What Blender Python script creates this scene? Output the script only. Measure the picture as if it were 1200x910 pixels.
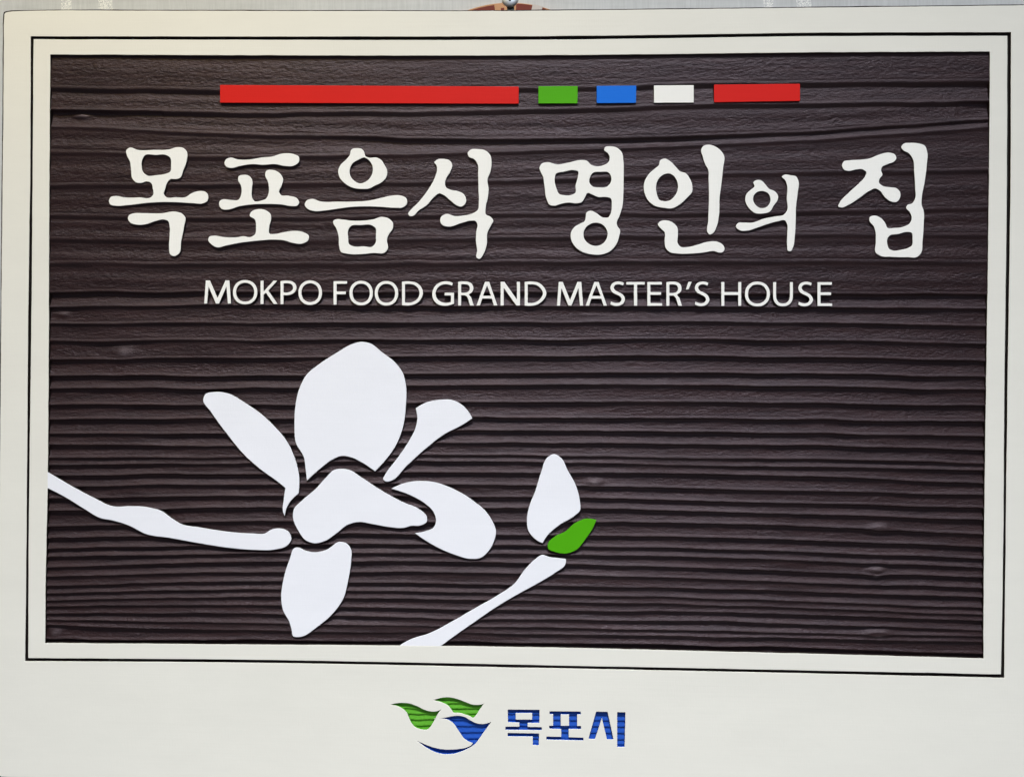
import bpy, math
import numpy as np
from mathutils import Matrix, Vector

for o in list(bpy.data.objects):
    bpy.data.objects.remove(o, do_unlink=True)
scene = bpy.context.scene
COL = scene.collection
rng = np.random.default_rng(7)

# ------------------------------------------------------------------ camera
# The board hangs upright: board axes are x right, y up, z out of its face.
# In the world that is x right, z up, -y out of the face.
UP = Matrix.Rotation(math.radians(90), 4, 'X')
BASE_Z = 1.50                                    # height of the board's centre above the floor
MOUNT = Matrix.Translation((0, 0, BASE_Z)) @ UP
CAM_POS = np.array([0.01130504, -0.01725159, 0.39196918])
CAM_ROT = (-0.00147803, 0.02601427, 0.00837307)
FOCAL_PX = 1200 * 28 / 36                        # 28 mm lens on a 1200-wide frame
def rot3(a):
    cx, sx = math.cos(a[0]), math.sin(a[0]); cy, sy = math.cos(a[1]), math.sin(a[1]); cz, sz = math.cos(a[2]), math.sin(a[2])
    X = np.array([[1, 0, 0], [0, cx, -sx], [0, sx, cx]]); Y = np.array([[cy, 0, sy], [0, 1, 0], [-sy, 0, cy]])
    Z = np.array([[cz, -sz, 0], [sz, cz, 0], [0, 0, 1]])
    return Z @ Y @ X
RC = rot3(CAM_ROT)
cam = bpy.data.objects.new('camera', bpy.data.cameras.new('camera'))
cam.data.lens = 28; cam.data.sensor_width = 36; cam.data.sensor_fit = 'HORIZONTAL'
cam.data.clip_start = 0.01; cam.data.clip_end = 50
m = Matrix.Identity(4)
for i in range(3):
    for j in range(3): m[i][j] = RC[i, j]
    m[i][3] = CAM_POS[i]
cam.matrix_world = MOUNT @ m
COL.objects.link(cam); scene.camera = cam

# ------------------------------------------------------------------ light
world = bpy.data.worlds.new('World'); scene.world = world; world.use_nodes = True
bg = world.node_tree.nodes['Background']
bg.inputs['Color'].default_value = (0.80, 0.84, 0.95, 1); bg.inputs['Strength'].default_value = 0.105
def area(name, pos, target, size, power, col, sy=None):
    l = bpy.data.lights.new(name, 'AREA'); l.energy = power; l.color = col; l.size = size
    if sy: l.shape = 'RECTANGLE'; l.size_y = sy
    o = bpy.data.objects.new(name, l); COL.objects.link(o)
    p = MOUNT @ Vector(pos); t = MOUNT @ Vector(target)
    o.matrix_world = Matrix.Translation(p) @ (t - p).to_track_quat('-Z', 'Y').to_matrix().to_4x4()
    return o
# positions in board axes (x right, y up, z out)
key = area('ceiling_light', (0.06, 2.6, 1.60), (0.00, -1.35, 0), 1.0, 10.9, (0.90, 0.95, 1.0), 0.5)
key.data.spread = math.radians(36)
area('window_light', (0.26, 0.95, 1.9), (0.02, -0.1, 0), 0.6, 5.5, (0.66, 0.78, 1.0), 0.5)
area('low_fill', (0.05, -1.1, 0.9), (0.0, -0.1, 0), 1.0, 3.4, (1.0, 0.99, 0.97), 0.6)  # unseen fill light, added low in front to brighten the board's bottom
area('warm_lamp', (-0.25, 0.43, 0.27), (-0.17, 0.16, 0), 0.10, 0.56, (1.0, 0.74, 0.14))
scene.view_settings.view_transform = 'Standard'; scene.view_settings.look = 'None'
scene.view_settings.exposure = 0.03; scene.view_settings.gamma = 1.0
scene.view_settings.use_curve_mapping = False

# ------------------------------------------------------------------ survey
MM = 0.001
def on_board(px, py, z=0.0):
    """survey point (photo measure) -> point on the board, z metres in front of its face"""
    px = np.asarray(px, float); py = np.asarray(py, float)
    d = np.stack([(px - 600) / FOCAL_PX, (455 - py) / FOCAL_PX, -np.ones_like(px)], -1) @ RC.T
    t = (z - CAM_POS[2]) / d[..., 2]
    return CAM_POS + d * t[..., None]

# ------------------------------------------------------------------ materials
def new_mat(name):
    m = bpy.data.materials.new(name); m.use_nodes = True
    nt = m.node_tree; b = nt.nodes['Principled BSDF']
    return m, nt, b
def nd(nt, kind, **kw):
    n = nt.nodes.new(kind)
    for k, v in kw.items():
        if k in n.inputs: n.inputs[k].default_value = v
        else: setattr(n, k, v)
    return n
def coords(nt, scale=(1, 1, 1)):
    tc = nd(nt, 'ShaderNodeTexCoord'); mp = nd(nt, 'ShaderNodeMapping'); mp.inputs['Scale'].default_value = scale
    nt.links.new(tc.outputs['Object'], mp.inputs['Vector']); return mp.outputs['Vector']
def noise(nt, vec, scale, detail=4, rough=0.6):
    n = nd(nt, 'ShaderNodeTexNoise', Scale=scale, Detail=detail, Roughness=rough)
    nt.links.new(vec, n.inputs['Vector']); return n.outputs['Fac']
def ramp(nt, fac, p0, c0, p1, c1):
    r = nd(nt, 'ShaderNodeValToRGB'); e = r.color_ramp.elements
    e[0].position = p0; e[0].color = (*c0, 1); e[1].position = p1; e[1].color = (*c1, 1)
    nt.links.new(fac, r.inputs['Fac']); return r.outputs['Color']
def bump(nt, fac, b, strength, dist):
    n = nd(nt, 'ShaderNodeBump', Strength=strength, Distance=dist)
    nt.links.new(fac, n.inputs['Height']); nt.links.new(n.outputs['Normal'], b.inputs['Normal'])

def paint(name, col, var=0.04, rough=0.55, bumpd=0.00011, spec=0.12):
    """brushed paint: faint cloudy tone, fine vertical and horizontal brush grain"""
    m, nt, b = new_mat(name)
    c = np.array(col)
    f = noise(nt, coords(nt, (0.6, 1.4, 1)), 34, 7, 0.7)
    colr = ramp(nt, f, 0.3, tuple(c * (1 - var)), 0.7, tuple(np.minimum(c * (1 + var * 0.6), 0.95)))
    nt.links.new(colr, b.inputs['Base Color'])
    b.inputs['Roughness'].default_value = rough; b.inputs['Specular IOR Level'].default_value = spec
    g1 = noise(nt, coords(nt, (1.0, 0.14, 1)), 1500, 3, 0.6)
    g2 = noise(nt, coords(nt, (0.03, 1.0, 1)), 800, 4, 0.65)     # wood grain telegraphing through the paint
    ad = nd(nt, 'ShaderNodeMath', operation='ADD'); nt.links.new(g1, ad.inputs[0]); nt.links.new(g2, ad.inputs[1])
    bump(nt, ad.outputs[0], b, 0.35, bumpd)
    return m

M_CREAM = paint('cream_paint', (0.765, 0.735, 0.66), 0.03)
M_LETTER = paint('letter_paint', (0.86, 0.835, 0.785), 0.03)
M_WHITE = paint('white_paint', (0.825, 0.815, 0.85), 0.03)
M_RED = paint('red_paint', (0.62, 0.014, 0.010), 0.05)
M_GREEN = paint('green_paint', (0.075, 0.37, 0.004), 0.05)
M_BLUE = paint('blue_paint', (0.008, 0.15, 0.66), 0.05)
M_LGREEN = paint('emblem_green', (0.085, 0.30, 0.020), 0.10)
M_LBLUE = paint('emblem_blue', (0.012, 0.068, 0.36), 0.10)

def wood_mat():
    m, nt, b = new_mat('stained_wood')
    f = noise(nt, coords(nt, (5, 60, 20)), 7, 6, 0.65)
    colr = ramp(nt, f, 0.3, (0.0085, 0.0036, 0.0037), 0.72, (0.0255, 0.0112, 0.0105))
    at = nd(nt, 'ShaderNodeAttribute', attribute_name='knot')     # pale knots where the stain has not taken
    mk = nd(nt, 'ShaderNodeMix', data_type='RGBA'); nt.links.new(at.outputs['Fac'], mk.inputs['Factor']); nt.links.new(colr, mk.inputs['A'])
    mk.inputs['B'].default_value = (0.085, 0.064, 0.068, 1); colr = mk.outputs['Result']
    nt.links.new(colr, b.inputs['Base Color'])
    fr = noise(nt, coords(nt, (20, 90, 40)), 9, 5, 0.7)
    rr = nd(nt, 'ShaderNodeMapRange'); rr.inputs['To Min'].default_value = 0.28; rr.inputs['To Max'].default_value = 0.52
    pt = noise(nt, coords(nt, (6, 22, 10)), 2.2, 3, 0.5)          # patchy gloss of the brushed-on stain
    mixr = nd(nt, 'ShaderNodeMath', operation='MULTIPLY_ADD'); nt.links.new(pt, mixr.inputs[0]); mixr.inputs[1].default_value = 1.3
    nt.links.new(fr, mixr.inputs[2]); off = nd(nt, 'ShaderNodeMath', operation='SUBTRACT'); nt.links.new(mixr.outputs[0], off.inputs[0]); off.inputs[1].default_value = 0.65
    fr = off.outputs[0]
    nt.links.new(fr, rr.inputs['Value']); nt.links.new(rr.outputs['Result'], b.inputs['Roughness'])
    b.inputs['Specular IOR Level'].default_value = 0.34
    b.inputs['Specular Tint'].default_value = (1.0, 0.84, 0.94, 1)
    g = noise(nt, coords(nt, (0.45, 1.0, 1.0)), 1400, 5, 0.7)
    bump(nt, g, b, 0.7, 0.00050)
    return m
M_WOOD = wood_mat()
M_SIDE = paint('dark_stain', (0.022, 0.014, 0.012), 0.1, 0.6)
M_GROOVE = paint('black_groove_paint', (0.012, 0.009, 0.008), 0.1, 0.6)

# ------------------------------------------------------------------ helpers
def tag(o, label=None, cat=None, group=None, kind=None):
    for k, v in (('label', label), ('category', cat), ('group', group), ('kind', kind)):
        if v: o[k] = v
    return o
def link(name, me, parent=None, mats=()):
    o = bpy.data.objects.new(name, me); COL.objects.link(o)
    if parent: o.parent = parent
    for mt in mats: me.materials.append(mt)
    return o
def empty(name, mat):
    o = bpy.data.objects.new(name, None); COL.objects.link(o); o.matrix_world = mat; o.empty_display_size = 0.05
    return o

def smooth(pts, step=2.2):
    """closed outline through the points; a third entry marks a sharp corner"""
    n = len(pts); P = np.array([p[:2] for p in pts], float); C = [len(p) > 2 and p[2] for p in pts]
    out = []
    for i in range(n):
        a, b = P[i], P[(i + 1) % n]; L = np.linalg.norm(b - a)
        if L < 1e-6: continue
        if C[i] and C[(i + 1) % n]: out.append(a); continue
        def tan(k):
            k %= n
            p0, p1, p2 = P[k - 1], P[k], P[(k + 1) % n]
            d1 = max(np.linalg.norm(p1 - p0), 1e-6); d2 = max(np.linalg.norm(p2 - p1), 1e-6)
            return (p1 - p0) / d1 * (d2 / (d1 + d2)) + (p2 - p1) / d2 * (d1 / (d1 + d2))
        t0 = tan(i) * L; t1 = tan(i + 1) * L
        if C[i]: t0 = (b - a) * 1.5 - t1 * 0.5
        if C[(i + 1) % n]: t1 = (b - a) * 1.5 - t0 * 0.5
        k = max(2, int(L / step) + 1)
        for s in np.arange(k) / k:
            h1 = 2*s**3 - 3*s**2 + 1; h2 = s**3 - 2*s**2 + s; h3 = -2*s**3 + 3*s**2; h4 = s**3 - s**2
            out.append(a * h1 + t0 * h2 + b * h3 + t1 * h4)
    return np.array(out)

def soften(P, r):
    """cut every sharp corner back by r so that it reads as a slightly rounded edge"""
    n = len(P); out = []
    for i in range(n):
        a, b, c = P[i - 1], P[i], P[(i + 1) % n]
        u, v = a - b, c - b; lu, lv = np.linalg.norm(u), np.linalg.norm(v)
        if lu < 1e-6 or lv < 1e-6: continue
        cosang = np.dot(u, v) / lu / lv
        if cosang > -0.8:
            ru, rv = min(r, lu * 0.4), min(r, lv * 0.4)
            p, q = b + u / lu * ru, b + v / lv * rv
            for s in (0, .25, .5, .75, 1): out.append((1-s)**2 * p + 2*s*(1-s) * b + s*s * q)
        else: out.append(b)
    return np.array(out)

def relief(name, contours, parent, mats, z_top=0.0, z_bot=-3.2*MM, bev=0.16*MM):
    """raised flat shape: filled outlines (holes by nesting) with thickness and an eased edge"""
    K = 100.0
    cu = bpy.data.curves.new(name, 'CURVE'); cu.dimensions = '2D'; cu.fill_mode = 'BOTH'
    cu.bevel_depth = bev * K; cu.bevel_resolution = 1; cu.offset = -bev * K
    cu.extrude = max(((z_top - z_bot) / 2 - bev), 1e-6) * K
    for c in contours:
        L = on_board(c[:, 0], c[:, 1], z_top) * K
        sp = cu.splines.new('POLY'); sp.points.add(len(L) - 1)
        co = np.zeros((len(L), 4), np.float32); co[:, :2] = L[:, :2]; co[:, 3] = 1
        sp.points.foreach_set('co', co.ravel()); sp.use_cyclic_u = True
    tmp = bpy.data.objects.new('tmp', cu); COL.objects.link(tmp)
    me = bpy.data.meshes.new_from_object(tmp.evaluated_get(bpy.context.evaluated_depsgraph_get()))
    bpy.data.objects.remove(tmp, do_unlink=True); bpy.data.curves.remove(cu)
    n = len(me.vertices); v = np.zeros(n * 3, np.float32); me.vertices.foreach_get('co', v); v = v.reshape(-1, 3) / K
    v[:, 2] += z_top - v[:, 2].max()
    me.vertices.foreach_set('co', v.ravel()); me.name = name
    me.materials.clear()
    o = link(name, me, parent, mats); me.update()
    nf = len(me.polygons); nr = np.zeros(nf * 3, np.float32); me.polygons.foreach_get('normal', nr)
    me.polygons.foreach_set('material_index', (np.abs(nr.reshape(-1, 3)[:, 2]) < 0.30).astype(np.int32) if len(mats) > 1 else np.zeros(nf, np.int32))
    me.polygons.foreach_set('use_smooth', np.zeros(nf, bool))
    return o

def grid_mesh(name, V, keep=None):
    """V: rows x cols x 3 -> quad sheet"""
    r, c = V.shape[:2]
    idx = np.arange(r * c).reshape(r, c)
    q = np.stack([idx[1:, :-1], idx[1:, 1:], idx[:-1, 1:], idx[:-1, :-1]], -1).reshape(-1, 4)
    if keep is not None: q = q[keep.ravel()]
    used = np.unique(q); remap = np.full(r * c, -1); remap[used] = np.arange(len(used)); q = remap[q]
    vv = V.reshape(-1, 3)[used]
    me = bpy.data.meshes.new(name)
    me.vertices.add(len(vv)); me.vertices.foreach_set('co', vv.astype(np.float32).ravel())
    me.loops.add(q.size); me.loops.foreach_set('vertex_index', q.astype(np.int32).ravel())
    me.polygons.add(len(q)); me.polygons.foreach_set('loop_start', (np.arange(len(q)) * 4).astype(np.int32))
    me.update(calc_edges=True); me.validate()
    me.polygons.foreach_set('use_smooth', np.ones(len(me.polygons), bool))
    return me

def vnoise(X, Y, seed):
    """smooth value noise"""
    g = np.random.default_rng(seed).random((256, 256)).astype(np.float32)
    xi = np.floor(X).astype(int); yi = np.floor(Y).astype(int); fx = X - xi; fy = Y - yi
    fx = fx * fx * (3 - 2 * fx); fy = fy * fy * (3 - 2 * fy)
    a = g[yi % 256, xi % 256]; b = g[yi % 256, (xi + 1) % 256]; c = g[(yi + 1) % 256, xi % 256]; d = g[(yi + 1) % 256, (xi + 1) % 256]
    return (a * (1 - fx) + b * fx) * (1 - fy) + (c * (1 - fx) + d * fx) * fy - 0.5
def sstep(a, b, x):
    t = np.clip((x - a) / (b - a), 0, 1); return t * t * (3 - 2 * t)

# ------------------------------------------------------------------ wall
WALL_Z = -27 * MM
def wall_mat():
    m, nt, b = new_mat('wallpaper')
    N = nt.nodes; Lk = nt.links.new
    s1 = noise(nt, coords(nt, (1.0, 0.06, 1)), 800, 5, 0.75)      # vertical threads
    s2 = noise(nt, coords(nt, (0.12, 1.0, 1)), 420, 3, 0.6)      # horizontal threads
    s3 = noise(nt, coords(nt, (1, 1, 1)), 14, 4, 0.6)
    ad = nd(nt, 'ShaderNodeMath', operation='MULTIPLY_ADD'); Lk(s2, ad.inputs[0]); ad.inputs[1].default_value = 0.45; Lk(s1, ad.inputs[2])
    ad2 = nd(nt, 'ShaderNodeMath', operation='MULTIPLY_ADD'); Lk(s3, ad2.inputs[0]); ad2.inputs[1].default_value = 0.5; Lk(ad.outputs[0], ad2.inputs[2])
    hf = nd(nt, 'ShaderNodeMath', operation='MULTIPLY'); Lk(ad2.outputs[0], hf.inputs[0]); hf.inputs[1].default_value = 0.51
    colr = ramp(nt, hf.outputs[0], 0.34, (0.50, 0.505, 0.505), 0.66, (0.67, 0.675, 0.675))
    # glitter print: two wavering upright bands in every repeat of the pattern
    tc = nd(nt, 'ShaderNodeTexCoord'); sp = nd(nt, 'ShaderNodeSeparateXYZ'); Lk(tc.outputs['Object'], sp.inputs[0])
    wv = noise(nt, coords(nt), 22, 2, 0.5)
    wob = nd(nt, 'ShaderNodeMath', operation='MULTIPLY_ADD'); Lk(wv, wob.inputs[0]); wob.inputs[1].default_value = 0.012; Lk(sp.outputs[0], wob.inputs[2])
    per = BAND_PERIOD
    def band(x0, w):
        s = nd(nt, 'ShaderNodeMath', operation='SUBTRACT'); Lk(wob.outputs[0], s.inputs[0]); s.inputs[1].default_value = x0 - per / 2 + 0.006
        mo = nd(nt, 'ShaderNodeMath', operation='FLOORED_MODULO'); Lk(s.outputs[0], mo.inputs[0]); mo.inputs[1].default_value = per
        c = nd(nt, 'ShaderNodeMath', operation='COMPARE'); Lk(mo.outputs[0], c.inputs[0]); c.inputs[1].default_value = per / 2; c.inputs[2].default_value = w / 2
        return c.outputs[0]
    mx = nd(nt, 'ShaderNodeMath', operation='MAXIMUM'); Lk(band(BAND_A, 0.0062), mx.inputs[0]); Lk(band(BAND_B, 0.0070), mx.inputs[1])
    vo = nd(nt, 'ShaderNodeTexVoronoi', Scale=2600.0); Lk(tc.outputs['Object'], vo.inputs['Vector'])
    sep = nd(nt, 'ShaderNodeSeparateColor'); Lk(vo.outputs['Color'], sep.inputs[0])
    th = nd(nt, 'ShaderNodeMapRange'); Lk(sep.outputs[0], th.inputs['Value']); th.inputs['From Min'].default_value = 0.25; th.inputs['From Max'].default_value = 0.75
    gl = nd(nt, 'ShaderNodeMath', operation='MULTIPLY'); Lk(mx.outputs[0], gl.inputs[0]); Lk(th.outputs['Result'], gl.inputs[1])
    mix = nd(nt, 'ShaderNodeMix', data_type='RGBA'); Lk(gl.outputs[0], mix.inputs['Factor']); Lk(colr, mix.inputs['A']); mix.inputs['B'].default_value = (0.93, 0.92, 0.88, 1)
    Lk(mix.outputs['Result'], b.inputs['Base Color'])
    b.inputs['Roughness'].default_value = 0.6
    bump(nt, ad.outputs[0], b, 0.5, 0.0003)
    return m
BAND_A = float(on_board(79, 5, WALL_Z)[0]); BAND_B = float(on_board(121, 5, WALL_Z)[0])
BAND_PERIOD = float(on_board(899, 5, WALL_Z)[0]) - BAND_A
def box_mesh(name, x0, x1, y0, y1, z0, z1):
    me = bpy.data.meshes.new(name)
    v = [(x, y, z) for z in (z0, z1) for y in (y0, y1) for x in (x0, x1)]
    me.from_pydata(v, [], [(0, 2, 3, 1), (4, 5, 7, 6), (0, 1, 5, 4), (2, 6, 7, 3), (0, 4, 6, 2), (1, 3, 7, 5)])
    me.update(); return me
wall = link('wall', box_mesh('wall', -0.9, 0.9, -0.7, 0.7, WALL_Z - 0.05, WALL_Z), None, [wall_mat()])
wall.matrix_world = MOUNT; tag(wall, kind='structure')

# ------------------------------------------------------------------ sign board
base = MOUNT @ Matrix.Translation((0, -0.19, -20 * MM))
sign = empty('sign_board', base)
tag(sign, 'carved wooden sign with cream frame, white flower and raised Korean lettering', 'sign')
INV = (Matrix.Translation((0, -0.19, -20 * MM))).inverted()
def part(o):
    o.parent = sign; o.matrix_parent_inverse = Matrix.Identity(4); o.matrix_local = INV
    return o

def wobble(P, amp, seed, step=5.0):
    """resample a closed outline and roughen it a little, as hand-masked edges are"""
    out = []; n = len(P)
    for i in range(n):
        a, b = P[i], P[(i + 1) % n]; L = np.linalg.norm(b - a); k = max(1, int(L / step))
        for s in np.arange(k) / k: out.append(a + (b - a) * s)
    Q = np.array(out); r = np.random.default_rng(seed); d = r.normal(0, amp, Q.shape)
    d = (d + np.roll(d, 1, 0) + np.roll(d, -1, 0)) / 2.0
    return Q + d
def grow(P, d):
    c = P.mean(0); return c + (P - c) * (1 + d / np.abs(P - c).max(0))
def A(*p): return np.array(p, float)

OUT = A((6.4, 14.9), (9, 14.1), (20, 13.2), (45, 12.6), (150, 12.6), (400, 13.0), (600, 12.9), (750, 11.4), (900, 9.6), (1050, 8.0), (1217, 6.0),
        (1213, 400), (1207.5, 931), (900, 926), (600, 920.5), (300, 915), (8, 910), (1, 909.4), (-2.6, 906),
        (-1.6, 700), (0.6, 450), (2.4, 250), (3.8, 120), (4.4, 50), (4.9, 19), (5.3, 16.2))
GO = A((36, 43), (300, 43.2), (500, 43.2), (600, 43.0), (800, 41.0), (900, 39.4), (1184.6, 38.2), (1184, 228), (1181, 430), (1177.9, 682), (1176.7, 793.6),
       (900, 787.4), (600, 781.4), (300, 776), (29.5, 774), (30.6, 682), (34, 300), (35.1, 228))
GI = A((39, 46), (300, 46.5), (500, 46.9), (600, 46.6), (800, 44.5), (900, 42.9), (1180.8, 41.9), (1180.2, 228), (1177.5, 430), (1175.4, 682), (1173.4, 789.9),
       (900, 784.4), (600, 778.4), (300, 772.9), (32.9, 770.8), (33.1, 682), (37.2, 300), (37.7, 228))
PN = A((58.9, 64), (300, 65), (600, 65.1), (800, 63.4), (900, 62.1), (1160.2, 60.7), (1158.9, 228), (1156.4, 400), (1153.9, 580), (1153, 682), (1152.5, 771),
       (880, 763.8), (600, 757.4), (300, 754.7), (52.9, 752.9), (53.5, 682), (56, 550), (57, 400), (57.7, 228))

def ease(P, cs): return smooth([(*p, 1) if i in cs else tuple(p) for i, p in enumerate(P)], 12)
GO, GI, PN, OUT = ease(GO, (0, 6, 10, 14)), ease(GI, (0, 6, 10, 14)), ease(PN, (0, 5, 10, 14)), ease(OUT, (0, 10, 12, 16, 17, 18))
# emblem and city name, sunk into the lower frame
def tr(pts, x0, y0, s): return [(x0 + p[0] / s, y0 + p[1] / s, *p[2:]) for p in pts]
def corners(pts): return [(p[0], p[1], 1) for p in pts]
e1 = [(65,132,1),(110,120),(190,113),(260,120),(330,145),(400,180),(460,197),(510,200),(575,182,1),(545,215),(515,270),(480,330),(455,365),(430,380),(380,378),(320,360),(280,320),(250,260),(235,220),(200,180),(150,150)]
e2 = [(495,85,1),(550,68),(620,57),(690,62),(760,82),(830,110),(890,130),(950,133),(1003,122,1),(960,180),(920,240),(895,265,1),(870,250),(820,230),(760,213),(700,211,1),(680,185),(650,145),(600,115),(540,95)]
e3 = [(550,268,1),(610,262),(680,248),(760,243),(810,255),(870,290),(930,318),(990,325),(1035,318),(1078,303,1),(1050,340),(1000,410),(950,480),(920,520),(880,550),(800,590),(700,622),(620,628),(540,615),(450,575),(380,530),(328,492,1),(400,525),(480,555),(560,575),(650,582),(740,577),(830,560),(880,535),(893,515,1),(850,500),(800,465),(765,415),(735,370),(700,320),(650,285)]
EMB = [smooth(tr(e, 450, 810, 8.571), 1.2) for e in (e1, e2, e3)]
city = {
 'mok': [[(113,120),(392,122),(390,237),(287,236),(287,272),(412,275),(412,300),(92,297),(92,270),(215,270),(215,234),(115,230)],[(182,150),(328,150),(328,208),(182,208)],
         [(112,325),(388,330),(385,432),(333,430),(333,356),(112,354)]],
 'po': [[(480,135),(755,137),(755,162),(722,162),(722,263),(757,265),(757,290),(648,290),(648,363),(778,367),(778,391),(452,383),(452,357),(583,360),(583,290),(478,287),(478,262),(512,262),(512,160),(480,160)],[(578,162),(652,162),(652,262),(578,262)]],
 'si': [[(890,138),(990,140),(1042,381),(985,381),(940,190),(880,378),(823,375)],[(1075,143),(1147,143),(1140,448),(1075,447)]]}
CITY = {k: [soften(smooth(tr(corners(c), 580, 815, 7.5)), 0.5) for c in v] for k, v in city.items()}

holes = EMB + [c for v in CITY.values() for c in v]
of = part(relief('outer_frame', [wobble(OUT, 0.08, 1), wobble(grow(GO, 0.15), 0.09, 2, 7.0)] + holes, sign, [M_CREAM, M_SIDE]))
part(relief('inner_frame', [wobble(grow(GI, -0.15), 0.09, 3, 7.0), wobble(PN, 0.09, 4)], sign, [M_CREAM, M_SIDE]))
of.data.materials.append(M_LGREEN); of.data.materials.append(M_LBLUE)
ey = on_board(600, 800)[1]; gxm = on_board(521, 845)[0]
for p in of.data.polygons:                        # the paint of the sunk shapes runs up their walls
    c = p.center
    if p.material_index == 1 and c[1] < ey and abs(c[0]) < 0.1:
        dd = [np.abs(on_board(e[:, 0], e[:, 1])[:, :2] - np.array([c[0], c[1]])).sum(1).min() for e in holes]
        p.material_index = 2 if int(np.argmin(dd)) < 2 else 3
# groove between the two frames
part(relief('groove', [grow(GO, 1.5), grow(GI, -1.5)], sign, [M_GROOVE], -1.3 * MM, -2.6 * MM, 0.05 * MM))
# solid board behind the carving, its raw edge a hair outside the painted face
part(relief('back_board', [wobble(grow(OUT, 1.25), 0.12, 9, 9.0)], sign, [M_SIDE], -3.0 * MM, -20 * MM, 0.25 * MM))

# ------------------------------------------------------------------ sandblasted wood ground
GX = np.array([40, 80, 250, 600, 880, 1130, 1175], float)
ridge = np.array([
 [103.5,106.5,104.5,98,95.6],[129.2,132.2,129.2,122.3,119.3],[149,156,163,158,142],[178.7,183.6,176.7,167.8,151],
 [217.3,216.3,211.3,203.4,199.5],[252.7,255.7,250.8,249.8,244.2],[280.4,282.4,278.5,275.5,275.5],[308.1,309.5,306.8,306.2,307.2],
 [342.8,342.4,342.8,344.3,345.1],[359.6,357.6,358.6,359.6,361.6],[379.4,378.8,378,377.4,381.3],[399.7,399.1,398.2,398.2,402],
 [420.8,419.8,417.4,417.8,422.2],[439.6,440.6,437.6,437.2,441.5],[454.4,455,451,451.8,456.8],[473.6,474.8,471.2,471.6,475.6],
 [491,491,489,491,494],[507.8,508.4,503.9,506.8,510.8],[521,522.3,518.3,520.7,526.6],[536.5,535.5,533,536.9,542],
 [544.4,542.8,540.5,546,550.3],[556.3,554.7,553.3,556.3,565.2],[569,567.2,567.8,574,579],[583,581,582,588,594],
 [597.4,595.2,594.8,599.9,607.9],[615.6,611.5,611.6,613.7,624.7],[629,626,626.5,630.6,639.6],[641.3,638,638.3,644.4,653.4],
 [650.8,648.5,648.2,654.3,663.7],[663,658.5,658.5,667.5,675.2],[674,670.5,671,680,687.4],[685,681,684.8,690.9,698.5],
 [693.7,690.3,694.7,702.0,710.8],[702,699.2,703.2,709.7,718.7],[709,708.6,714.5,717.6,725.6],[717.5,718.5,725.4,728.5,736.5],
 [725.4,729,734.3,739.4,744],[732.3,737.3,741.8,746.3,751.3],[748,749,752,757,765]])
soft_amp = {2: 0.35, 3: 0.8}
ridge = np.hstack([ridge[:, :1] + (ridge[:, :1] - ridge[:, 1:2]) * 0.2, ridge, ridge[:, -1:] + (ridge[:, -1:] - ridge[:, -2:-1]) * 0.2])
xs = np.arange(44, 1170, 1.5); ys = np.arange(52, 782, 0.72)
def interp_smooth(x, gx, gy):
    # monotone-ish cubic through the measured columns
    d = np.gradient(gy, gx); i = np.clip(np.searchsorted(gx, x) - 1, 0, len(gx) - 2)
    h = gx[i + 1] - gx[i]; s = (x - gx[i]) / h
    return gy[i]*(2*s**3-3*s**2+1) + d[i]*h*(s**3-2*s**2+s) + gy[i+1]*(-2*s**3+3*s**2) + d[i+1]*h*(s**3-s**2)
E_ = np.array([interp_smooth(xs, GX, r) for r in ridge])
for i in range(len(E_)):
    E_[i] += vnoise(xs / 60.0, np.full_like(xs, i * 0.37), 11) * 2.0 + vnoise(xs / 17.0, np.full_like(xs, i * 1.0 + 0.5), 12) * 0.6
E_ = np.sort(E_, 0)
E_ = np.vstack([E_[0] - 62, E_, E_[-1] + 16, E_[-1] + 30])
nb = len(E_) - 1
amp_rng = np.random.default_rng(5).uniform(0.85, 1.2, nb + 1)
drop = np.ones(nb + 1)
for k, v in soft_amp.items(): drop[k + 1] = v
XX, YY = np.meshgrid(xs, ys)
WY = YY.copy()
# small knots push the grain aside
knots = [(95,136,9,3.2,3.0,1.2),(145,413,13,6,5.0,1.0),(64,741,9,6,2.5,.7),(1027,668,9,5,5.5,1.2),(1030,618,12,4,3.0,1.1),(1029,742,14,5,3.5,1.1),(697,565,10,4,2.5,1.2),
         (73,369,7,3,1.5,.55),(348,150,14,4,-1.0,.1),(980,142,9,5,-1.2,.1),(133,577,3,3,.4,.2),(395,728,9,4,1.0,.3),(132,650,8,3,1.0,.3)]
bumpz = np.zeros_like(XX)
for kx, ky, sx, sy, push, hgt in knots:
    g = np.exp(-((XX - kx) / sx) ** 2 - ((YY - ky) / sy) ** 2)
    WY += push * g * np.sign(YY - ky) * np.minimum(np.abs(YY - ky) / sy, 1) * -1.0
    bumpz += hgt * g
H = np.zeros_like(XX)
AMPX = np.array([1 + 0.75 * vnoise(xs / 130.0, np.full_like(xs, i * 0.83 + 0.2), 17) + 0.35 * vnoise(xs / 40.0, np.full_like(xs, i * 1.3 + 0.4), 18) for i in range(nb + 1)])
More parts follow.
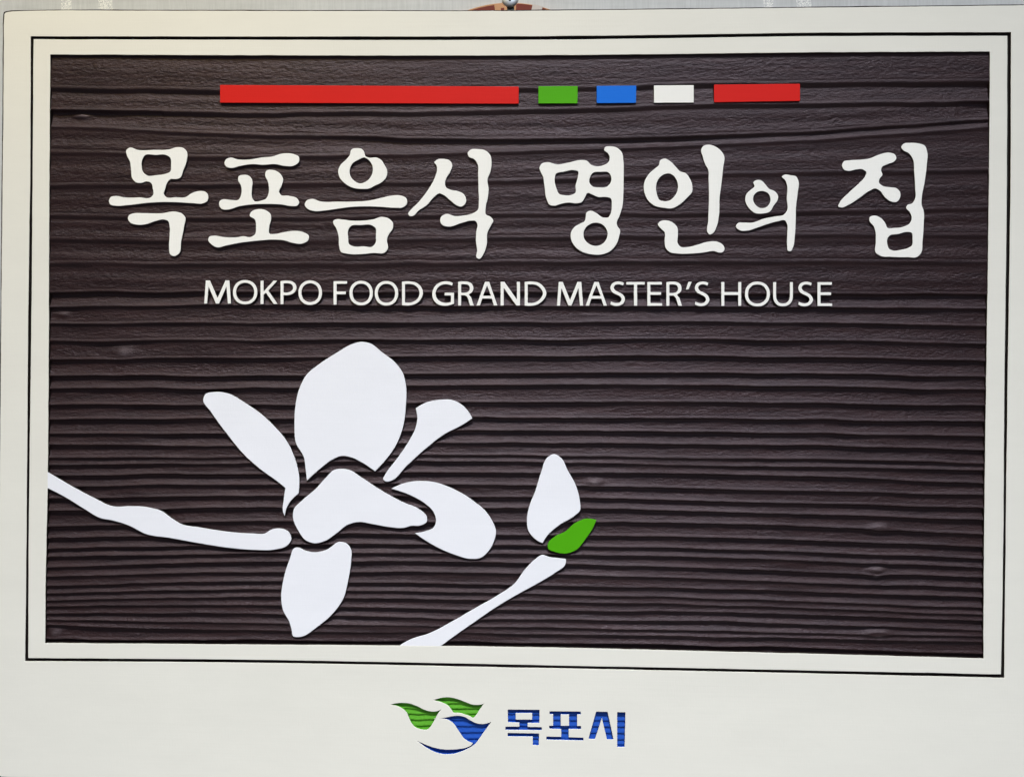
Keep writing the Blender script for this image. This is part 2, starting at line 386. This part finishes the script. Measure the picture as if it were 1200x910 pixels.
for j in range(len(xs)):
    e = E_[:, j]; y = WY[:, j]
    b = np.clip(np.searchsorted(e, y, side='right') - 1, 0, nb - 1)
    w = e[b + 1] - e[b]; d0 = y - e[b]; d1 = e[b + 1] - y; v = d0 / w
    a_up = (0.74 + 0.96 * np.exp(-((w - 15) / 9.0) ** 2)) * amp_rng[b]     # depth of the eaten-out early wood
    a_up = np.where(w < 11, a_up * (0.40 + 0.054 * w), a_up)
    a_up = np.minimum(a_up * AMPX[b, j], 1.85)
    L1 = -(1 - drop[b + 1]) * 0.38; L0 = -(1 - drop[b]) * 0.38              # height of the hard lips
    climb = np.clip(v, 0, 1) ** np.where(w > 23, 1.9, 2.7)
    lip = (-0.12 * np.exp(-((d1 - 3.2) / 0.8) ** 2)) * np.clip((w - 9) / 8, 0, 1)
    fall = 1 - sstep(-0.2, np.where(w > 23, 5.0, 2.0), d0)                  # steep undercut side of the lip above
    wide = sstep(20, 28, w)
    und = wide * 0.17 * np.sin(v * 2 * np.pi * 1.6 + 1.1 + 1.7 * b) * np.sin(np.pi * np.clip(v, 0, 1)) * (1 + vnoise(np.full_like(v, xs[j] / 90.0), v * 3 + b, 15))
    H[:, j] = (L1 - a_up * (1 - climb) + lip + und) * (1 - fall) + L0 * fall
    # remember how deep inside soft early wood we are (for the roughness)
    if j == 0: EW = np.zeros_like(XX)
    EW[:, j] = sstep(0.12, 0.4, v) * sstep(2.0, 6.0, d1) * np.minimum(w / 16.0, 1.4)
n1 = vnoise(XX / 5.0 + YY / 37.0, WY / 1.9, 21); n2 = vnoise(XX / 3.6, WY / 1.6 + XX / 19, 22); n3 = vnoise(XX / 30.0, WY / 3.0, 23)
crack = -np.clip(0.06 - np.abs(vnoise(XX / 11.0 + 7, WY / 2.6 + vnoise(XX / 8, WY / 8, 31) * 2.5, 24)), 0, 1) * 3.0 * sstep(0.02, 0.2, vnoise(XX / 35, WY / 12, 25))
rough = EW * (n1 * 0.06 + n2 * 0.10 + crack * 0.45) + n3 * 0.12 + n2 * 0.02 + (0.25 + EW) * vnoise(XX / 2.1, WY / 1.1, 27) * 0.07
# cracked knots
for kx, ky, r in ((348, 150, 13), (980, 142, 11)):
    g = np.exp(-((XX - kx) / r) ** 2 - ((YY - ky) / 5.0) ** 2)
    rough += -g * np.clip(0.10 - np.abs(vnoise(XX / 5.0, YY / 2.5, 41)), 0, 1) * 7
Z = (-0.54 + (H + rough + bumpz)) * MM
Z = np.clip(Z, -2.6 * MM, -0.22 * MM)
V = on_board(XX, YY, -1.2 * MM)
V[..., 2] = Z
gm = grid_mesh('carved_ground', V)
K_ = np.zeros_like(XX)
for kx, ky, sx, sy, q in ((146,413,7,4.5,.8),(65,740,5,4.5,.5),(1028,666,8,2.6,.9),(1027,675,3,2,.8),(1030,617,8,2.6,.6),(1030,739,11,1.8,.5),(1030,746,7,2.2,.5),(697,565,7,3,.9),(95,135,7,2.4,.8),(396,727,8,2.5,.35),(74,366,6,1.6,.6)):
    K_ = np.maximum(K_, q * np.exp(-((XX - kx) / sx) ** 2 - ((YY - ky) / sy) ** 2))
K_ = np.clip(K_ * (1 + 1.2 * vnoise(XX / 2.5, YY / 1.5, 71)), 0, 1)
ka = gm.attributes.new('knot', 'FLOAT', 'POINT'); ka.data.foreach_set('value', K_.astype(np.float32).ravel())
part(link('carved_ground', gm, sign, [M_WOOD]))

# ------------------------------------------------------------------ raised shapes on the ground
TOP = -0.06 * MM
def bar(name, x0, y0, x1, y1, x2, y2, x3, y3, mat, label):
    P = soften(A((x0, y0), (x1, y1), (x2, y2), (x3, y3)), 0.7)
    o = part(relief(name, [P], sign, [mat, M_SIDE], TOP)); o['label'] = label; return o
bar('colour_bar', 257.8, 99.6, 607.9, 101.5, 607.8, 121.7, 257.8, 120.5, M_RED, 'long red bar')
bar('colour_bar', 631, 101.2, 677, 100.9, 676.8, 121.2, 631, 121.4, M_GREEN, 'green bar')
bar('colour_bar', 699.2, 100.8, 745.6, 100.3, 745.4, 120.7, 699.2, 121.0, M_BLUE, 'blue bar')
bar('colour_bar', 766.4, 100.2, 813, 99.8, 813, 120.3, 766.4, 120.6, M_LETTER, 'white bar')
bar('colour_bar', 836.8, 99.2, 937.6, 98.2, 937.6, 118.4, 836.8, 120.0, M_RED, 'short red bar')

title = {
 ('mok', 120): [
  [(190,80),(250,95),(370,95),(470,92),(530,76),(575,82),(602,115),(600,165),(575,240),(550,295),(520,303),(483,304),(462,325),(446,370),(437,412),(450,428),(520,432),(590,430),(635,402),(690,387),(735,395),(752,425),(745,458),(715,475),(640,474),(520,467),(400,467),(290,475),(180,488),(90,492),(55,483),(45,460),(58,430),(95,422),(150,432),(260,433),(345,430),(360,412),(357,370),(345,330),(310,320),(280,330),(240,327),(212,300),(203,240),(195,180),(170,125),(168,98)],
  [(300,136),(380,132),(450,132),(480,150),(487,200),(480,250),(450,264),(380,275),(320,278),(290,255),(278,210),(283,165)],
  [(215,547),(300,545),(420,545),(520,534),(565,548),(587,572),(580,640),(560,740),(540,835),(510,850),(482,838),(473,790),(477,700),(477,640),(465,600),(430,590),(380,600),(300,625),(240,626),(195,610),(180,580),(190,557)]],
 ('po', 240): [
  [(180,150),(230,162),(320,163),(400,150),(480,142),(545,122),(630,125),(668,145),(668,180),(630,208),(570,210),(500,197),(410,202),(340,197),(250,210),(185,224),(150,213),(138,188),(150,162)],
  [(125,447),(180,450),(240,447),(255,420),(256,350),(235,305),(240,282),(275,272),(315,280),(336,310),(335,370),(335,430),(350,458),(400,455),(435,440),(450,410),(450,330),(428,265),(435,245),(485,238),(530,260),(556,305),(545,350),(528,395),(540,415),(590,420),(660,445),(670,470),(655,492),(620,495),(540,483),(450,480),(340,483),(240,497),(160,520),(120,515),(100,480),(108,455)],
  [(23,735),(30,712),(60,705),(140,715),(230,715),(275,708),(320,715),(355,695),(363,650),(355,590),(318,560),(325,540),(375,516),(430,523),(468,555),(470,590),(458,640),(460,690),(500,692),(560,680),(630,670),(700,680),(738,705),(735,735),(695,760),(620,755),(570,740),(480,733),(380,740),(250,755),(150,775),(85,787),(45,765)]],
 ('eum', 350): [
  [(380,88),(410,83),(450,90),(465,110),(475,140),(500,150),(555,150),(590,170),(605,195),(628,240),(622,290),(590,325),(540,350),(500,370),(450,373),(380,363),(330,335),(290,290),(280,245),(295,205),(340,160),(365,125),(370,100)],
  [(465,150),(495,165),(520,200),(527,235),(515,280),(480,318),(430,332),(395,315),(365,275),(362,240),(380,195),(425,165)],
  [(95,443),(150,460),(280,463),(400,462),(500,455),(590,435),(660,420),(720,418),(765,440),(770,475),(745,502),(680,507),(580,500),(480,497),(380,500),(280,513),(180,527),(110,530),(65,515),(42,487),(55,455)],
  [(245,600),(265,588),(310,590),(370,597),(460,597),(530,588),(590,571),(640,583),(670,615),(668,655),(640,695),(628,730),(632,800),(615,822),(530,828),(430,837),(340,832),(300,820),(287,780),(283,710),(265,650),(245,615)],
  [(370,638),(440,630),(520,632),(545,650),(548,700),(543,760),(525,780),(460,780),(390,780),(358,765),(352,720),(352,665)]],
 ('sik', 470): [
  [(235,185),(250,168),(310,160),(345,170),(362,195),(350,250),(325,290),(313,325),(320,360),(350,378),(400,388),(440,405),(462,445),(458,475),(430,498),(400,492),(350,455),(300,415),(270,405),(240,425),(180,490),(120,530),(90,562),(60,565),(50,548),(65,525),(120,470),(190,380),(240,290),(255,230),(250,203)],
  [(473,115),(490,96),(550,90),(600,100),(635,135),(643,180),(635,250),(615,300),(622,380),(615,440),(602,500),(605,555),(635,570),(655,595),(640,630),(615,680),(608,770),(585,835),(555,870),(538,862),(540,810),(532,740),(535,670),(542,625),(530,602),(500,598),(430,615),(330,640),(295,630),(277,600),(285,570),(325,550),(380,565),(440,562),(510,545),(545,520),(552,470),(550,380),(547,270),(543,195),(520,162),(480,142)]],
 ('myeong', 625): [
  [(45,215),(60,193),(100,183),(170,198),(250,185),(340,167),(380,172),(410,200),(440,210),(500,203),(535,180),(542,150),(530,120),(503,95),(510,75),(545,70),(595,80),(630,115),(640,170),(642,280),(640,400),(632,500),(612,565),(593,615),(600,640),(615,660),(610,710),(590,765),(545,815),(490,837),(420,838),(350,820),(295,780),(268,730),(268,680),(290,645),(330,620),(365,600),(372,570),(378,540),(405,527),(450,545),(495,575),(530,575),(550,545),(557,490),(550,440),(510,430),(460,430),(420,413),(385,402),(368,430),(345,465),(310,475),(250,470),(200,478),(150,492),(115,485),(92,440),(80,360),(70,290)],
  [(160,268),(220,250),(290,240),(317,248),(315,290),(300,350),(298,400),(270,415),(220,417),(185,408),(165,370),(152,300)],
  [(425,258),(480,252),(535,257),(553,285),(550,325),(525,355),(470,362),(420,353),(400,330),(405,285)],
  [(445,613),(490,625),(520,660),(527,700),(505,750),(455,777),(400,765),(362,725),(357,685),(375,645),(410,620)]],
 ('in', 745): [
  [(175,168),(205,157),(245,175),(285,215),(315,247),(355,260),(380,290),(403,355),(400,395),(370,430),(310,485),(260,510),(200,507),(130,490),(85,450),(58,380),(65,315),(95,265),(140,225),(163,205)],
  [(240,263),(275,285),(297,330),(298,380),(275,425),(245,452),(205,460),(170,450),(150,405),(145,350),(160,305),(195,272)],
  [(465,95),(480,68),(515,58),(560,68),(605,100),(628,135),(622,220),(610,330),(597,430),(592,560),(575,640),(545,690),(525,697),(513,685),(515,600),(520,450),(518,320),(512,230),(495,200),(475,140)],
  [(157,622),(175,602),(225,597),(265,612),(295,645),(300,700),(300,760),(320,783),(370,785),(450,765),(530,745),(580,747),(620,770),(632,795),(618,822),(590,825),(560,815),(480,825),(400,832),(300,832),(240,820),(212,790),(205,740),(205,680),(180,655)]],
 ('ui', 850): [
  [(200,325),(215,312),(255,312),(285,340),(310,370),(350,388),(375,420),(372,450),(345,490),(315,535),(270,547),(210,543),(165,505),(142,455),(150,410),(185,375),(207,355)],
  [(265,388),(300,400),(320,435),(315,475),(285,505),(250,508),(215,485),(198,450),(205,415),(230,393)],
  [(402,285),(420,272),(465,275),(505,285),(520,315),(515,400),(503,500),(500,620),(495,700),(480,790),(465,815),(445,812),(440,780),(440,690),(438,620),(425,598),(370,603),(300,622),(220,650),(150,670),(100,665),(75,640),(90,615),(130,612),(190,612),(270,585),(350,568),(420,552),(437,530),(437,440),(437,340),(425,310)]],
 ('jip', 970): [
  [(102,205),(115,178),(160,168),(230,165),(300,155),(350,135),(400,118),(445,115),(480,130),(488,155),(470,180),(430,195),(385,220),(380,240),(390,270),(370,300),(365,325),(390,350),(440,360),(490,368),(515,395),(512,440),(490,465),(450,462),(410,435),(370,385),(340,370),(300,385),(220,440),(150,485),(100,505),(75,498),(85,470),(150,400),(220,335),(265,285),(275,255),(250,235),(200,235),(150,245),(115,235)],
  [(523,75),(540,52),(590,45),(650,50),(690,65),(708,110),(705,200),(690,320),(670,430),(668,480),(683,530),(683,620),(675,740),(662,830),(640,853),(560,858),(450,855),(375,848),(342,825),(342,750),(340,680),(325,635),(297,600),(300,572),(335,562),(380,580),(410,615),(425,648),(470,650),(540,640),(585,615),(597,585),(585,540),(558,505),(565,488),(600,475),(622,440),(622,370),(615,250),(605,160),(575,118),(540,100)],
  [(440,705),(500,693),(570,678),(595,683),(603,730),(598,775),(575,790),(520,805),(465,810),(435,795),(425,765),(425,725)]]}
for (nm, x0), cs in title.items():
    part(relief('title_letter', [smooth(tr(c, x0, 160, 6.064), 1.4) for c in cs], sign, [M_LETTER, M_SIDE], TOP))

# flower
flower = {
 ('petal', 220, 390, 4.441, 0): [(905,46),(950,55),(1010,100),(1080,155),(1120,210),(1135,270),(1135,380),(1120,490),(1080,590),(1030,660),(975,720,1),(900,670),(850,647),(800,640),(750,660),(690,705),(620,768,1),(612,700),(605,650),(562,570),(555,480),(560,380),(580,290),(620,215),(680,165),(780,100),(850,60)],
 ('petal', 220, 390, 4.441, 1): [(80,345),(90,320),(140,307),(210,315),(300,365),(380,420),(450,485),(520,570),(560,660),(580,750),(577,834,1),(534,876),(514,911),(504,951,1),(496,931),(499,866),(508,806,1),(470,775),(380,710),(300,640),(200,520),(120,410)],
 ('petal', 320, 450, 4.441, 2): [(742,125,1),(790,98),(860,82),(930,82),(980,105),(1015,140),(1037,178,1),(970,220),(900,255),(800,330),(700,420),(605,505),(590,507),(572,492),(580,475),(650,380),(710,290),(740,230),(750,180)],
 ('petal', 320, 450, 4.441, 3): [(355,440),(400,447),(450,478),(560,550),(680,615),(760,650),(800,690),(800,715),(765,735),(715,737),(685,746),(600,742),(520,728),(440,717),(390,730),(330,775),(270,815),(215,827),(170,812),(130,760),(103,690),(108,650),(150,605),(220,545),(280,480),(315,447)],
 ('petal', 320, 450, 4.441, 4): [(615,543,1),(680,515),(760,503),(850,512),(940,545),(1040,605),(1110,665),(1145,720),(1160,762),(1150,815),(1115,875),(1080,903),(1030,908),(940,885),(830,835),(738,775,1),(790,765),(835,745),(847,715),(835,665),(790,620),(720,580)],
 ('petal', 310, 535, 4.136, 5): [(150,440),(165,440),(200,455),(250,462),(300,450),(365,412),(395,418),(420,450),(420,500),(405,600),(380,690),(330,760),(260,820),(165,873),(140,870),(130,835),(120,800),(90,745),(80,680),(90,600),(120,500)],
 ('branch', 40, 540, 3.75, 6): [(40,36,1),(130,90),(250,155),(355,200),(420,198),(500,203),(560,220),(610,255),(650,278),(720,290),(850,310),(960,318),(1015,317),(1040,302),(1085,296),(1115,308),(1130,345),(1110,372),(1060,388),(970,390),(850,380),(720,360),(600,338),(490,320),(420,285),(350,262),(290,250),(220,210),(130,155),(40,110,1)],
 ('bud', 450, 520, 3.715, 7): [(740,44),(768,58),(800,115),(835,180),(853,250),(853,290),(830,312),(760,355),(710,400),(690,432,1),(660,415),(630,380),(622,330),(630,280),(660,200),(685,120),(710,60)],
 ('leaf', 450, 520, 3.715, 8): [(925,330,1),(880,325),(830,345),(790,380),(740,405),(712,440),(715,455),(745,470),(795,476),(835,462),(880,410),(910,365)],
 ('branch', 450, 520, 3.715, 9): [(690,482),(715,490),(760,497),(792,503),(790,522),(745,560),(680,600),(580,655),(480,715),(400,770),(300,840),(210,908,1),(30,905,1),(110,852),(200,822),(300,770),(400,712),(500,655),(570,605),(610,550),(660,500)]}
for (nm, x0, y0, s, k), c in flower.items():
    o = part(relief(nm, [soften(smooth(tr(c, x0, y0, s), 1.6), 0.5)], sign, [M_GREEN if nm == 'leaf' else M_WHITE, M_SIDE], TOP))
    if nm == 'leaf': o['label'] = 'small bright green leaf beside the bud'

# English line
S_, T_, h = 3.6, 3.1, 27.1
def ell(cx, cy, rx, ry, n=40, p=2.15):
    t = np.arange(n) / n * 2 * math.pi
    return [(cx + rx * np.sign(c) * abs(c) ** (2 / p), cy + ry * np.sign(s) * abs(s) ** (2 / p)) for c, s in zip(np.cos(t), np.sin(t))]
def glyph(ch, w):
    c1 = corners
    if ch == 'M': return [c1([(0,0),(3.6,0),(5.2,20),(w/2-2,0),(w/2+1.7,0),(w-5.4,20),(w-3.8,0),(w,0),(w-2,h),(w-6.7,h),(w/2,6.6),(6.8,h),(2,h)])]
    if ch == 'O': return [ell(w/2, h/2, w/2, h/2+.55), ell(w/2, h/2, w/2-S_-.1, h/2-2.7)]
    if ch == 'K': return [c1([(0,0),(S_,0),(S_,10.6),(6.4,13.2),(w-4.6,0),(w,0),(9.2,15.6),(w-.4,h),(w-5,h),(S_,14.6),(S_,h),(0,h)])]
    if ch == 'P': return [[(0,0,1),(S_,0,1),(S_,10.7,1),(7.5,10.4),(13.5,11.8),(17.6,15.2),(18.7,19.4),(17.5,23.5),(14,26.3),(8,h+.2),(0,h-.2,1)],[(S_,13.9,1),(7.5,13.6),(11.8,14.8),(14.4,17.4),(14.7,20.2),(13,22.9),(8,24.2),(S_,24,1)]]
    if ch == 'F': return [c1([(0,0),(S_,0),(S_,12),(w-1.4,12),(w-1.4,15.2),(S_,15.2),(S_,h-T_),(w,h-T_),(w,h),(0,h)])]
    if ch == 'D': return [[(0,.1,1),(8,-.2),(15,1.3),(21,5.5),(w,14.2),(22.3,21.4),(17,25.8),(9,27.4),(0,27.1,1)],[(S_,3.1,1),(8.5,3),(14,4.5),(18.5,8),(w-4.1,14),(18.8,19.6),(15,22.9),(9,24.3),(S_,24.1,1)]]
    if ch == 'G': return [[(w,14.6,1),(14.5,14.6,1),(14.5,11.4,1),(w-S_,11.4,1),(w-S_,4,1),(19.2,3.3),(15.5,3),(9.5,4.6),(5.3,8.6),(4,13.5),(5.6,18.9),(9.8,22.9),(16,24.3),(20.6,23.6),(23.3,22.6,1),(24.2,25.7,1),(20.8,27),(15.6,27.6),(8.2,25.8),(2.4,20.8),(0,13.3),(1.8,6.2),(7,1.2),(14.2,-.4),(20,.2),(w,2.1,1)]]
    if ch == 'R': return [[(0,0,1),(S_,0,1),(S_,11.7,1),(7.2,11.7,1),(9.6,10.8),(11.4,8),(12.9,3.2),(14,0,1),(18.4,0,1),(16.9,4.4),(15.4,9),(12.8,12.7),(15.8,14.8),(17.7,18.2),(17.7,21),(16,24.9),(12.5,26.9),(7.5,27.5),(0,27,1)],[(S_,14.7,1),(8,14.7),(12,16),(13.8,19.5),(12.3,23),(8.3,24.3),(S_,24.1,1)]]
    if ch == 'A': return [c1([(0,0),(4.1,0),(6.7,8),(w-6.7,8),(w-4.2,0),(w,0),(w/2+2.6,h),(w/2-2.4,h)]), c1([(7.6,11.1),(w-7.6,11.1),(w/2+.1,23)])]
    if ch == 'N': return [c1([(0,0),(3.7,0),(3.6,20.3),(w-4.3,0),(w,0),(w,h),(w-3.7,h),(w-3.6,7),(4.5,h),(0,h)])]
    if ch == 'S': return [[(1.2,1.6,1),(2,4.9,1),(5,3.6),(8.6,3),(12.6,4.1),(14.4,7.4),(12.9,10.3),(9,12.5),(3.7,15.3),(1.2,20),(3.4,25.2),(10.2,27.6),(14.2,27.2),(17.2,26,1),(16.1,22.9,1),(13.4,24),(10,24.4),(6.5,23.2),(5.2,20.6),(7,17.6),(11,15.5),(16.2,12.4),(18.5,7.6),(16.2,2.4),(8.6,-.4),(4.4,.2)]]
    if ch == 'T': return [c1([(w/2-1.9,0),(w/2+2,0),(w/2+2,h-T_),(w,h-T_),(w,h),(0,h),(0,h-T_),(w/2-1.9,h-T_)])]
    if ch == 'E': return [c1([(0,0),(w,0),(w,T_),(S_,T_),(S_,12.4),(w-1.2,12.4),(w-1.2,15.6),(S_,15.6),(S_,h-T_),(w-.4,h-T_),(w-.4,h),(0,h)])]
    if ch == 'H': return [c1([(0,0),(S_,0),(S_,12.4),(w-S_,12.4),(w-S_,0),(w,0),(w,h),(w-S_,h),(w-S_,15.7),(S_,15.7),(S_,h),(0,h)])]
    if ch == 'U': return [[(0,h,1),(S_,h,1),(S_,12,1),(4.6,7),(7.4,3.8),(11.6,2.9),(15.8,3.8),(18.7,7),(w-S_,12,1),(w-S_,h,1),(w,h,1),(w,11.5,1),(w-1.6,5),(17.5,.9),(11.5,-.4),(5.4,.9),(1.4,5.2),(0,11.8,1)]]
    if ch == "'": return [c1([(0,18.4),(3,h+.2),(7,h+.2),(3.2,18.9)])]
line = [('M',239.1,270.7),('O',272.9,301.5),('K',305.2,325.3),('P',328.6,347.4),('O',349.6,377.3),('F',390.8,406.6),('O',409.4,436.9),('O',439.1,466.6),('D',471,495.6),
        ('G',506.4,532),('R',536.8,555.8),('A',558.4,582.9),('N',586.6,609.4),('D',614.8,640.3),('M',652.7,683.3),('A',686.3,711.4),('S',714,733),('T',733.9,755.6),('E',758.6,776),
        ('R',780.9,800.4),("'",803.7,810.6),('S',813,831.8),('H',845.3,868.7),('O',873,902.3),('U',906,929.3),('S',934.3,953.2),('E',958,975.3)]
def base_y(x): return 355.6 + min(x - 240, 260) / 260 * 2.3 + max(x - 500, 0) / 475 * 0.7
def top_y(x): return 328.4 + min(x - 240, 260) / 260 * 1.7 + max(x - 500, 0) / 475 * 0.5
for ch, a, b in line:
    cs = []
    for c in glyph(ch, b - a):
        P = soften(smooth(c, 1.3), 0.55)
        yb, yt = base_y((a + b) / 2), top_y((a + b) / 2)
        cs.append(np.stack([a + P[:, 0], yb + P[:, 1] * (yt - yb) / h], 1))
    part(relief('caption_letter', cs, sign, [M_LETTER, M_SIDE], TOP, bev=0.12 * MM))

# sunk emblem and city name: their floors show the grain
def inside(P, X, Y):
    r = np.zeros(X.shape, bool); n = len(P)
    for i in range(n):
        x0, y0 = P[i]; x1, y1 = P[(i + 1) % n]
        if y0 == y1: continue
        c = ((y0 > Y) != (y1 > Y)) & (X < (x1 - x0) * (Y - y0) / (y1 - y0) + x0); r ^= c
    return r
def dist(P, X, Y):
    d = np.full(X.shape, 1e9); n = len(P)
    for i in range(n):
        a = P[i]; v = P[(i + 1) % n] - a; L = v @ v + 1e-9
        t = np.clip(((X - a[0]) * v[0] + (Y - a[1]) * v[1]) / L, 0, 1)
        d = np.minimum(d, np.hypot(X - a[0] - t * v[0], Y - a[1] - t * v[1]))
    return d
shapes = [('emblem_shape', [c], g) for c, g in zip(EMB, (M_LGREEN, M_LGREEN, M_LBLUE))] + [('city_letter', v, M_LBLUE) for v in CITY.values()]
elabel = ['green wing shape', 'green wing shape farther right', 'blue wing shape with sweeping arc', 'blue sunk letter', 'blue sunk letter', 'blue sunk letter']
stripes = np.array([812, 817.4, 823.9, 830.2, 836.4, 842.9, 850.0, 857.3, 864.8, 871.0, 878.0, 885.0, 892])
def sd(cs, X, Y):
    ins = np.zeros(X.shape, bool); d = np.full(X.shape, 1e9)
    for c in cs: ins ^= inside(c, X, Y); d = np.minimum(d, dist(c, X, Y))
    return np.where(ins, -d, d)
for k, (nm, cs, mt) in enumerate(shapes):
    al = np.vstack(cs); x0, y0 = al.min(0) - 3; x1, y1 = al.max(0) + 3
    gx = np.arange(x0, x1, 0.55); gy = np.arange(y0, y1, 0.45); X, Y = np.meshgrid(gx, gy)
    Xc, Yc = (X[1:, 1:] + X[:-1, :-1]) / 2, (Y[1:, 1:] + Y[:-1, :-1]) / 2
    own = sd(cs, Xc, Yc); keep = own < 1.6
    for q, (_, oc, _) in enumerate(shapes):
        if q != k and np.hypot(*(np.vstack(oc).mean(0) - al.mean(0))) < 120: keep &= own < sd(oc, Xc, Yc)
    Ys = Y + vnoise(X / 14, Y * 0 + k * 3.1, 51) * 1.2 - (X - 600) * 0.006
    bi = np.clip(np.searchsorted(stripes, Ys, side='right') - 1, 0, len(stripes) - 2)
    v = (Ys - stripes[bi]) / (stripes[bi + 1] - stripes[bi])
    Hh = np.where(v < 0.30, 1 - sstep(0, 0.30, v), sstep(0.30, 1.0, v))
    V = on_board(X, Y, -1.0 * MM); V[..., 2] = (-1.75 + 0.55 * Hh + vnoise(X / 2.0, Y / 1.2, 61) * 0.12) * MM
    o = part(link(nm, grid_mesh(nm, V, keep), sign, [mt])); o['label'] = elabel[k]

# ------------------------------------------------------------------ hanging hardware above the board
def metal(name, col, rough):
    m, nt, b = new_mat(name)
    b.inputs['Metallic'].default_value = 0.75
    f = noise(nt, coords(nt), 700, 3, 0.6)
    nt.links.new(ramp(nt, f, 0.3, tuple(np.array(col) * 0.8), 0.7, col), b.inputs['Base Color'])
    b.inputs['Roughness'].default_value = rough
    bump(nt, f, b, 0.3, 0.0002)
    return m
M_STEEL = metal('zinc_plated_steel', (0.90, 0.93, 0.97), 0.42)
M_DARKMET = metal('dark_steel', (0.14, 0.15, 0.13), 0.45)
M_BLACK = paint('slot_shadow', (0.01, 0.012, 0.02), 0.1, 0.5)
def lathe(name, prof, n=40):
    vs, fs = [], []
    for r, z in prof:
        for k in range(n): vs.append((r * math.cos(2*math.pi*k/n), r * math.sin(2*math.pi*k/n), z))
    for i in range(len(prof) - 1):
        for k in range(n): fs.append((i*n+k, i*n+(k+1) % n, (i+1)*n+(k+1) % n, (i+1)*n+k))
    fs.append(tuple(range(n))[::-1]); fs.append(tuple((len(prof)-1)*n+k for k in range(n)))
    me = bpy.data.meshes.new(name); me.from_pydata(vs, [], fs); me.update()
    me.polygons.foreach_set('use_smooth', np.ones(len(me.polygons), bool)); return me
SC_Z = -9 * MM
sc = on_board(597.6, -3.0, SC_Z); px_m = float(np.linalg.norm(on_board(598.6, -3, SC_Z) - sc))
R = 10.2 * px_m
screw = empty('screw', MOUNT @ Matrix.Translation((sc[0], sc[1], WALL_Z)))
tag(screw, 'silver cross-head screw sticking out of the wall above the sign', 'screw')
zz = SC_Z - WALL_Z
link('head', lathe('head', [(R*0.55, zz-2.2*MM), (R*0.98, zz-1.9*MM), (R, zz-1.4*MM), (R*0.97, zz-0.9*MM), (R*0.84, zz-0.45*MM), (R*0.62, zz-0.2*MM), (R*0.40, zz-0.06*MM), (R*0.2, zz)]), screw, [M_STEEL])
link('shank', lathe('shank', [(R*0.42, -0.02), (R*0.42, zz-2.1*MM)], 20), screw, [M_DARKMET])
def cross_mesh(name, a, b, z0, z1):
    p = [(-b,-a),(b,-a),(b,-b),(a,-b),(a,b),(b,b),(b,a),(-b,a),(-b,b),(-a,b),(-a,-b),(-b,-b)]
    n = len(p); me = bpy.data.meshes.new(name)
    me.from_pydata([(x, y, z0) for x, y in p] + [(x, y, z1) for x, y in p], [], [tuple(range(n, 2*n)), tuple(range(n))[::-1]] + [(i, (i+1) % n, n+(i+1) % n, n+i) for i in range(n)])
    me.update(); return me
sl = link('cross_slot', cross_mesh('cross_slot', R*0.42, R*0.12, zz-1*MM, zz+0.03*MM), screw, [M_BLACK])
# strap that carries the board on the screw
a0 = on_board(594.3, 30, -11.5*MM); a1 = on_board(602.6, -12, -11.5*MM)
part(link('hanger_strap', box_mesh('hanger_strap', a0[0], a1[0], a0[1], a1[1], -12.5*MM, -11.6*MM), sign, [M_DARKMET]))

# round tan plaque on the wall, nearly all of it behind the board
M_TAN = paint('tan_wood', (0.42, 0.22, 0.11), 0.15, 0.6)
M_BROWN = paint('red_brown_stain', (0.20, 0.045, 0.030), 0.15, 0.6)
M_PALE = paint('pale_inlay', (0.62, 0.56, 0.52), 0.06, 0.6)
DZ = WALL_Z + 3 * MM
t0 = on_board(597, 3.0, DZ); tl = on_board(546, 12.5, DZ)
dx, dy = abs(t0[0] - tl[0]), abs(t0[1] - tl[1]); DR = (dx*dx + dy*dy) / (2*dy)
disc = empty('round_plaque', MOUNT @ Matrix.Translation((t0[0], t0[1] - DR, WALL_Z)))
tag(disc, 'round tan plaque with red-brown marks behind the top edge of the sign', 'plaque')
link('disc', lathe('disc', [(DR*0.995, 0.0), (DR, 0.5*MM), (DR, 2.6*MM), (DR*0.995, 3*MM)], 160), disc, [M_TAN])
def mark(px0, px1, rin, rout, mat, label, h1=3.25*MM):
    p0 = on_board(px0, 8, DZ)[0] - t0[0]; p1 = on_board(px1, 8, DZ)[0] - t0[0]
    a0, a1 = math.asin(p0 / DR), math.asin(p1 / DR); n = 12; pts = []
    for k in range(n + 1):
        a = a0 + (a1 - a0) * k / n; pts.append((DR*rout*math.sin(a), DR*rout*math.cos(a)))
    for k in range(n, -1, -1):
        a = a0 + (a1 - a0) * k / n; pts.append((DR*rin*math.sin(a), DR*rin*math.cos(a)))
    N = len(pts); me = bpy.data.meshes.new('mark')
    me.from_pydata([(x, y, 2.8*MM) for x, y in pts] + [(x, y, h1) for x, y in pts], [], [tuple(range(N, 2*N))[::-1], tuple(range(N))] + [((i+1) % N, i, N+i, N+(i+1) % N) for i in range(N)])
    me.update(); o = link('mark', me, disc, [mat]); o['label'] = label
mark(548, 579, 0.90, 0.985, M_BROWN, 'long red-brown mark')
mark(586.5, 590.5, 0.90, 0.955, M_BROWN, 'small dark brown mark')
mark(605, 624, 0.925, 0.99, M_BROWN, 'red-brown mark beside the pale gap')
mark(624.3, 636, 0.90, 1.0005, M_PALE, 'pale gap in the rim', 3.35*MM)
mark(636.3, 640, 0.90, 0.99, M_BROWN, 'thin red-brown mark')
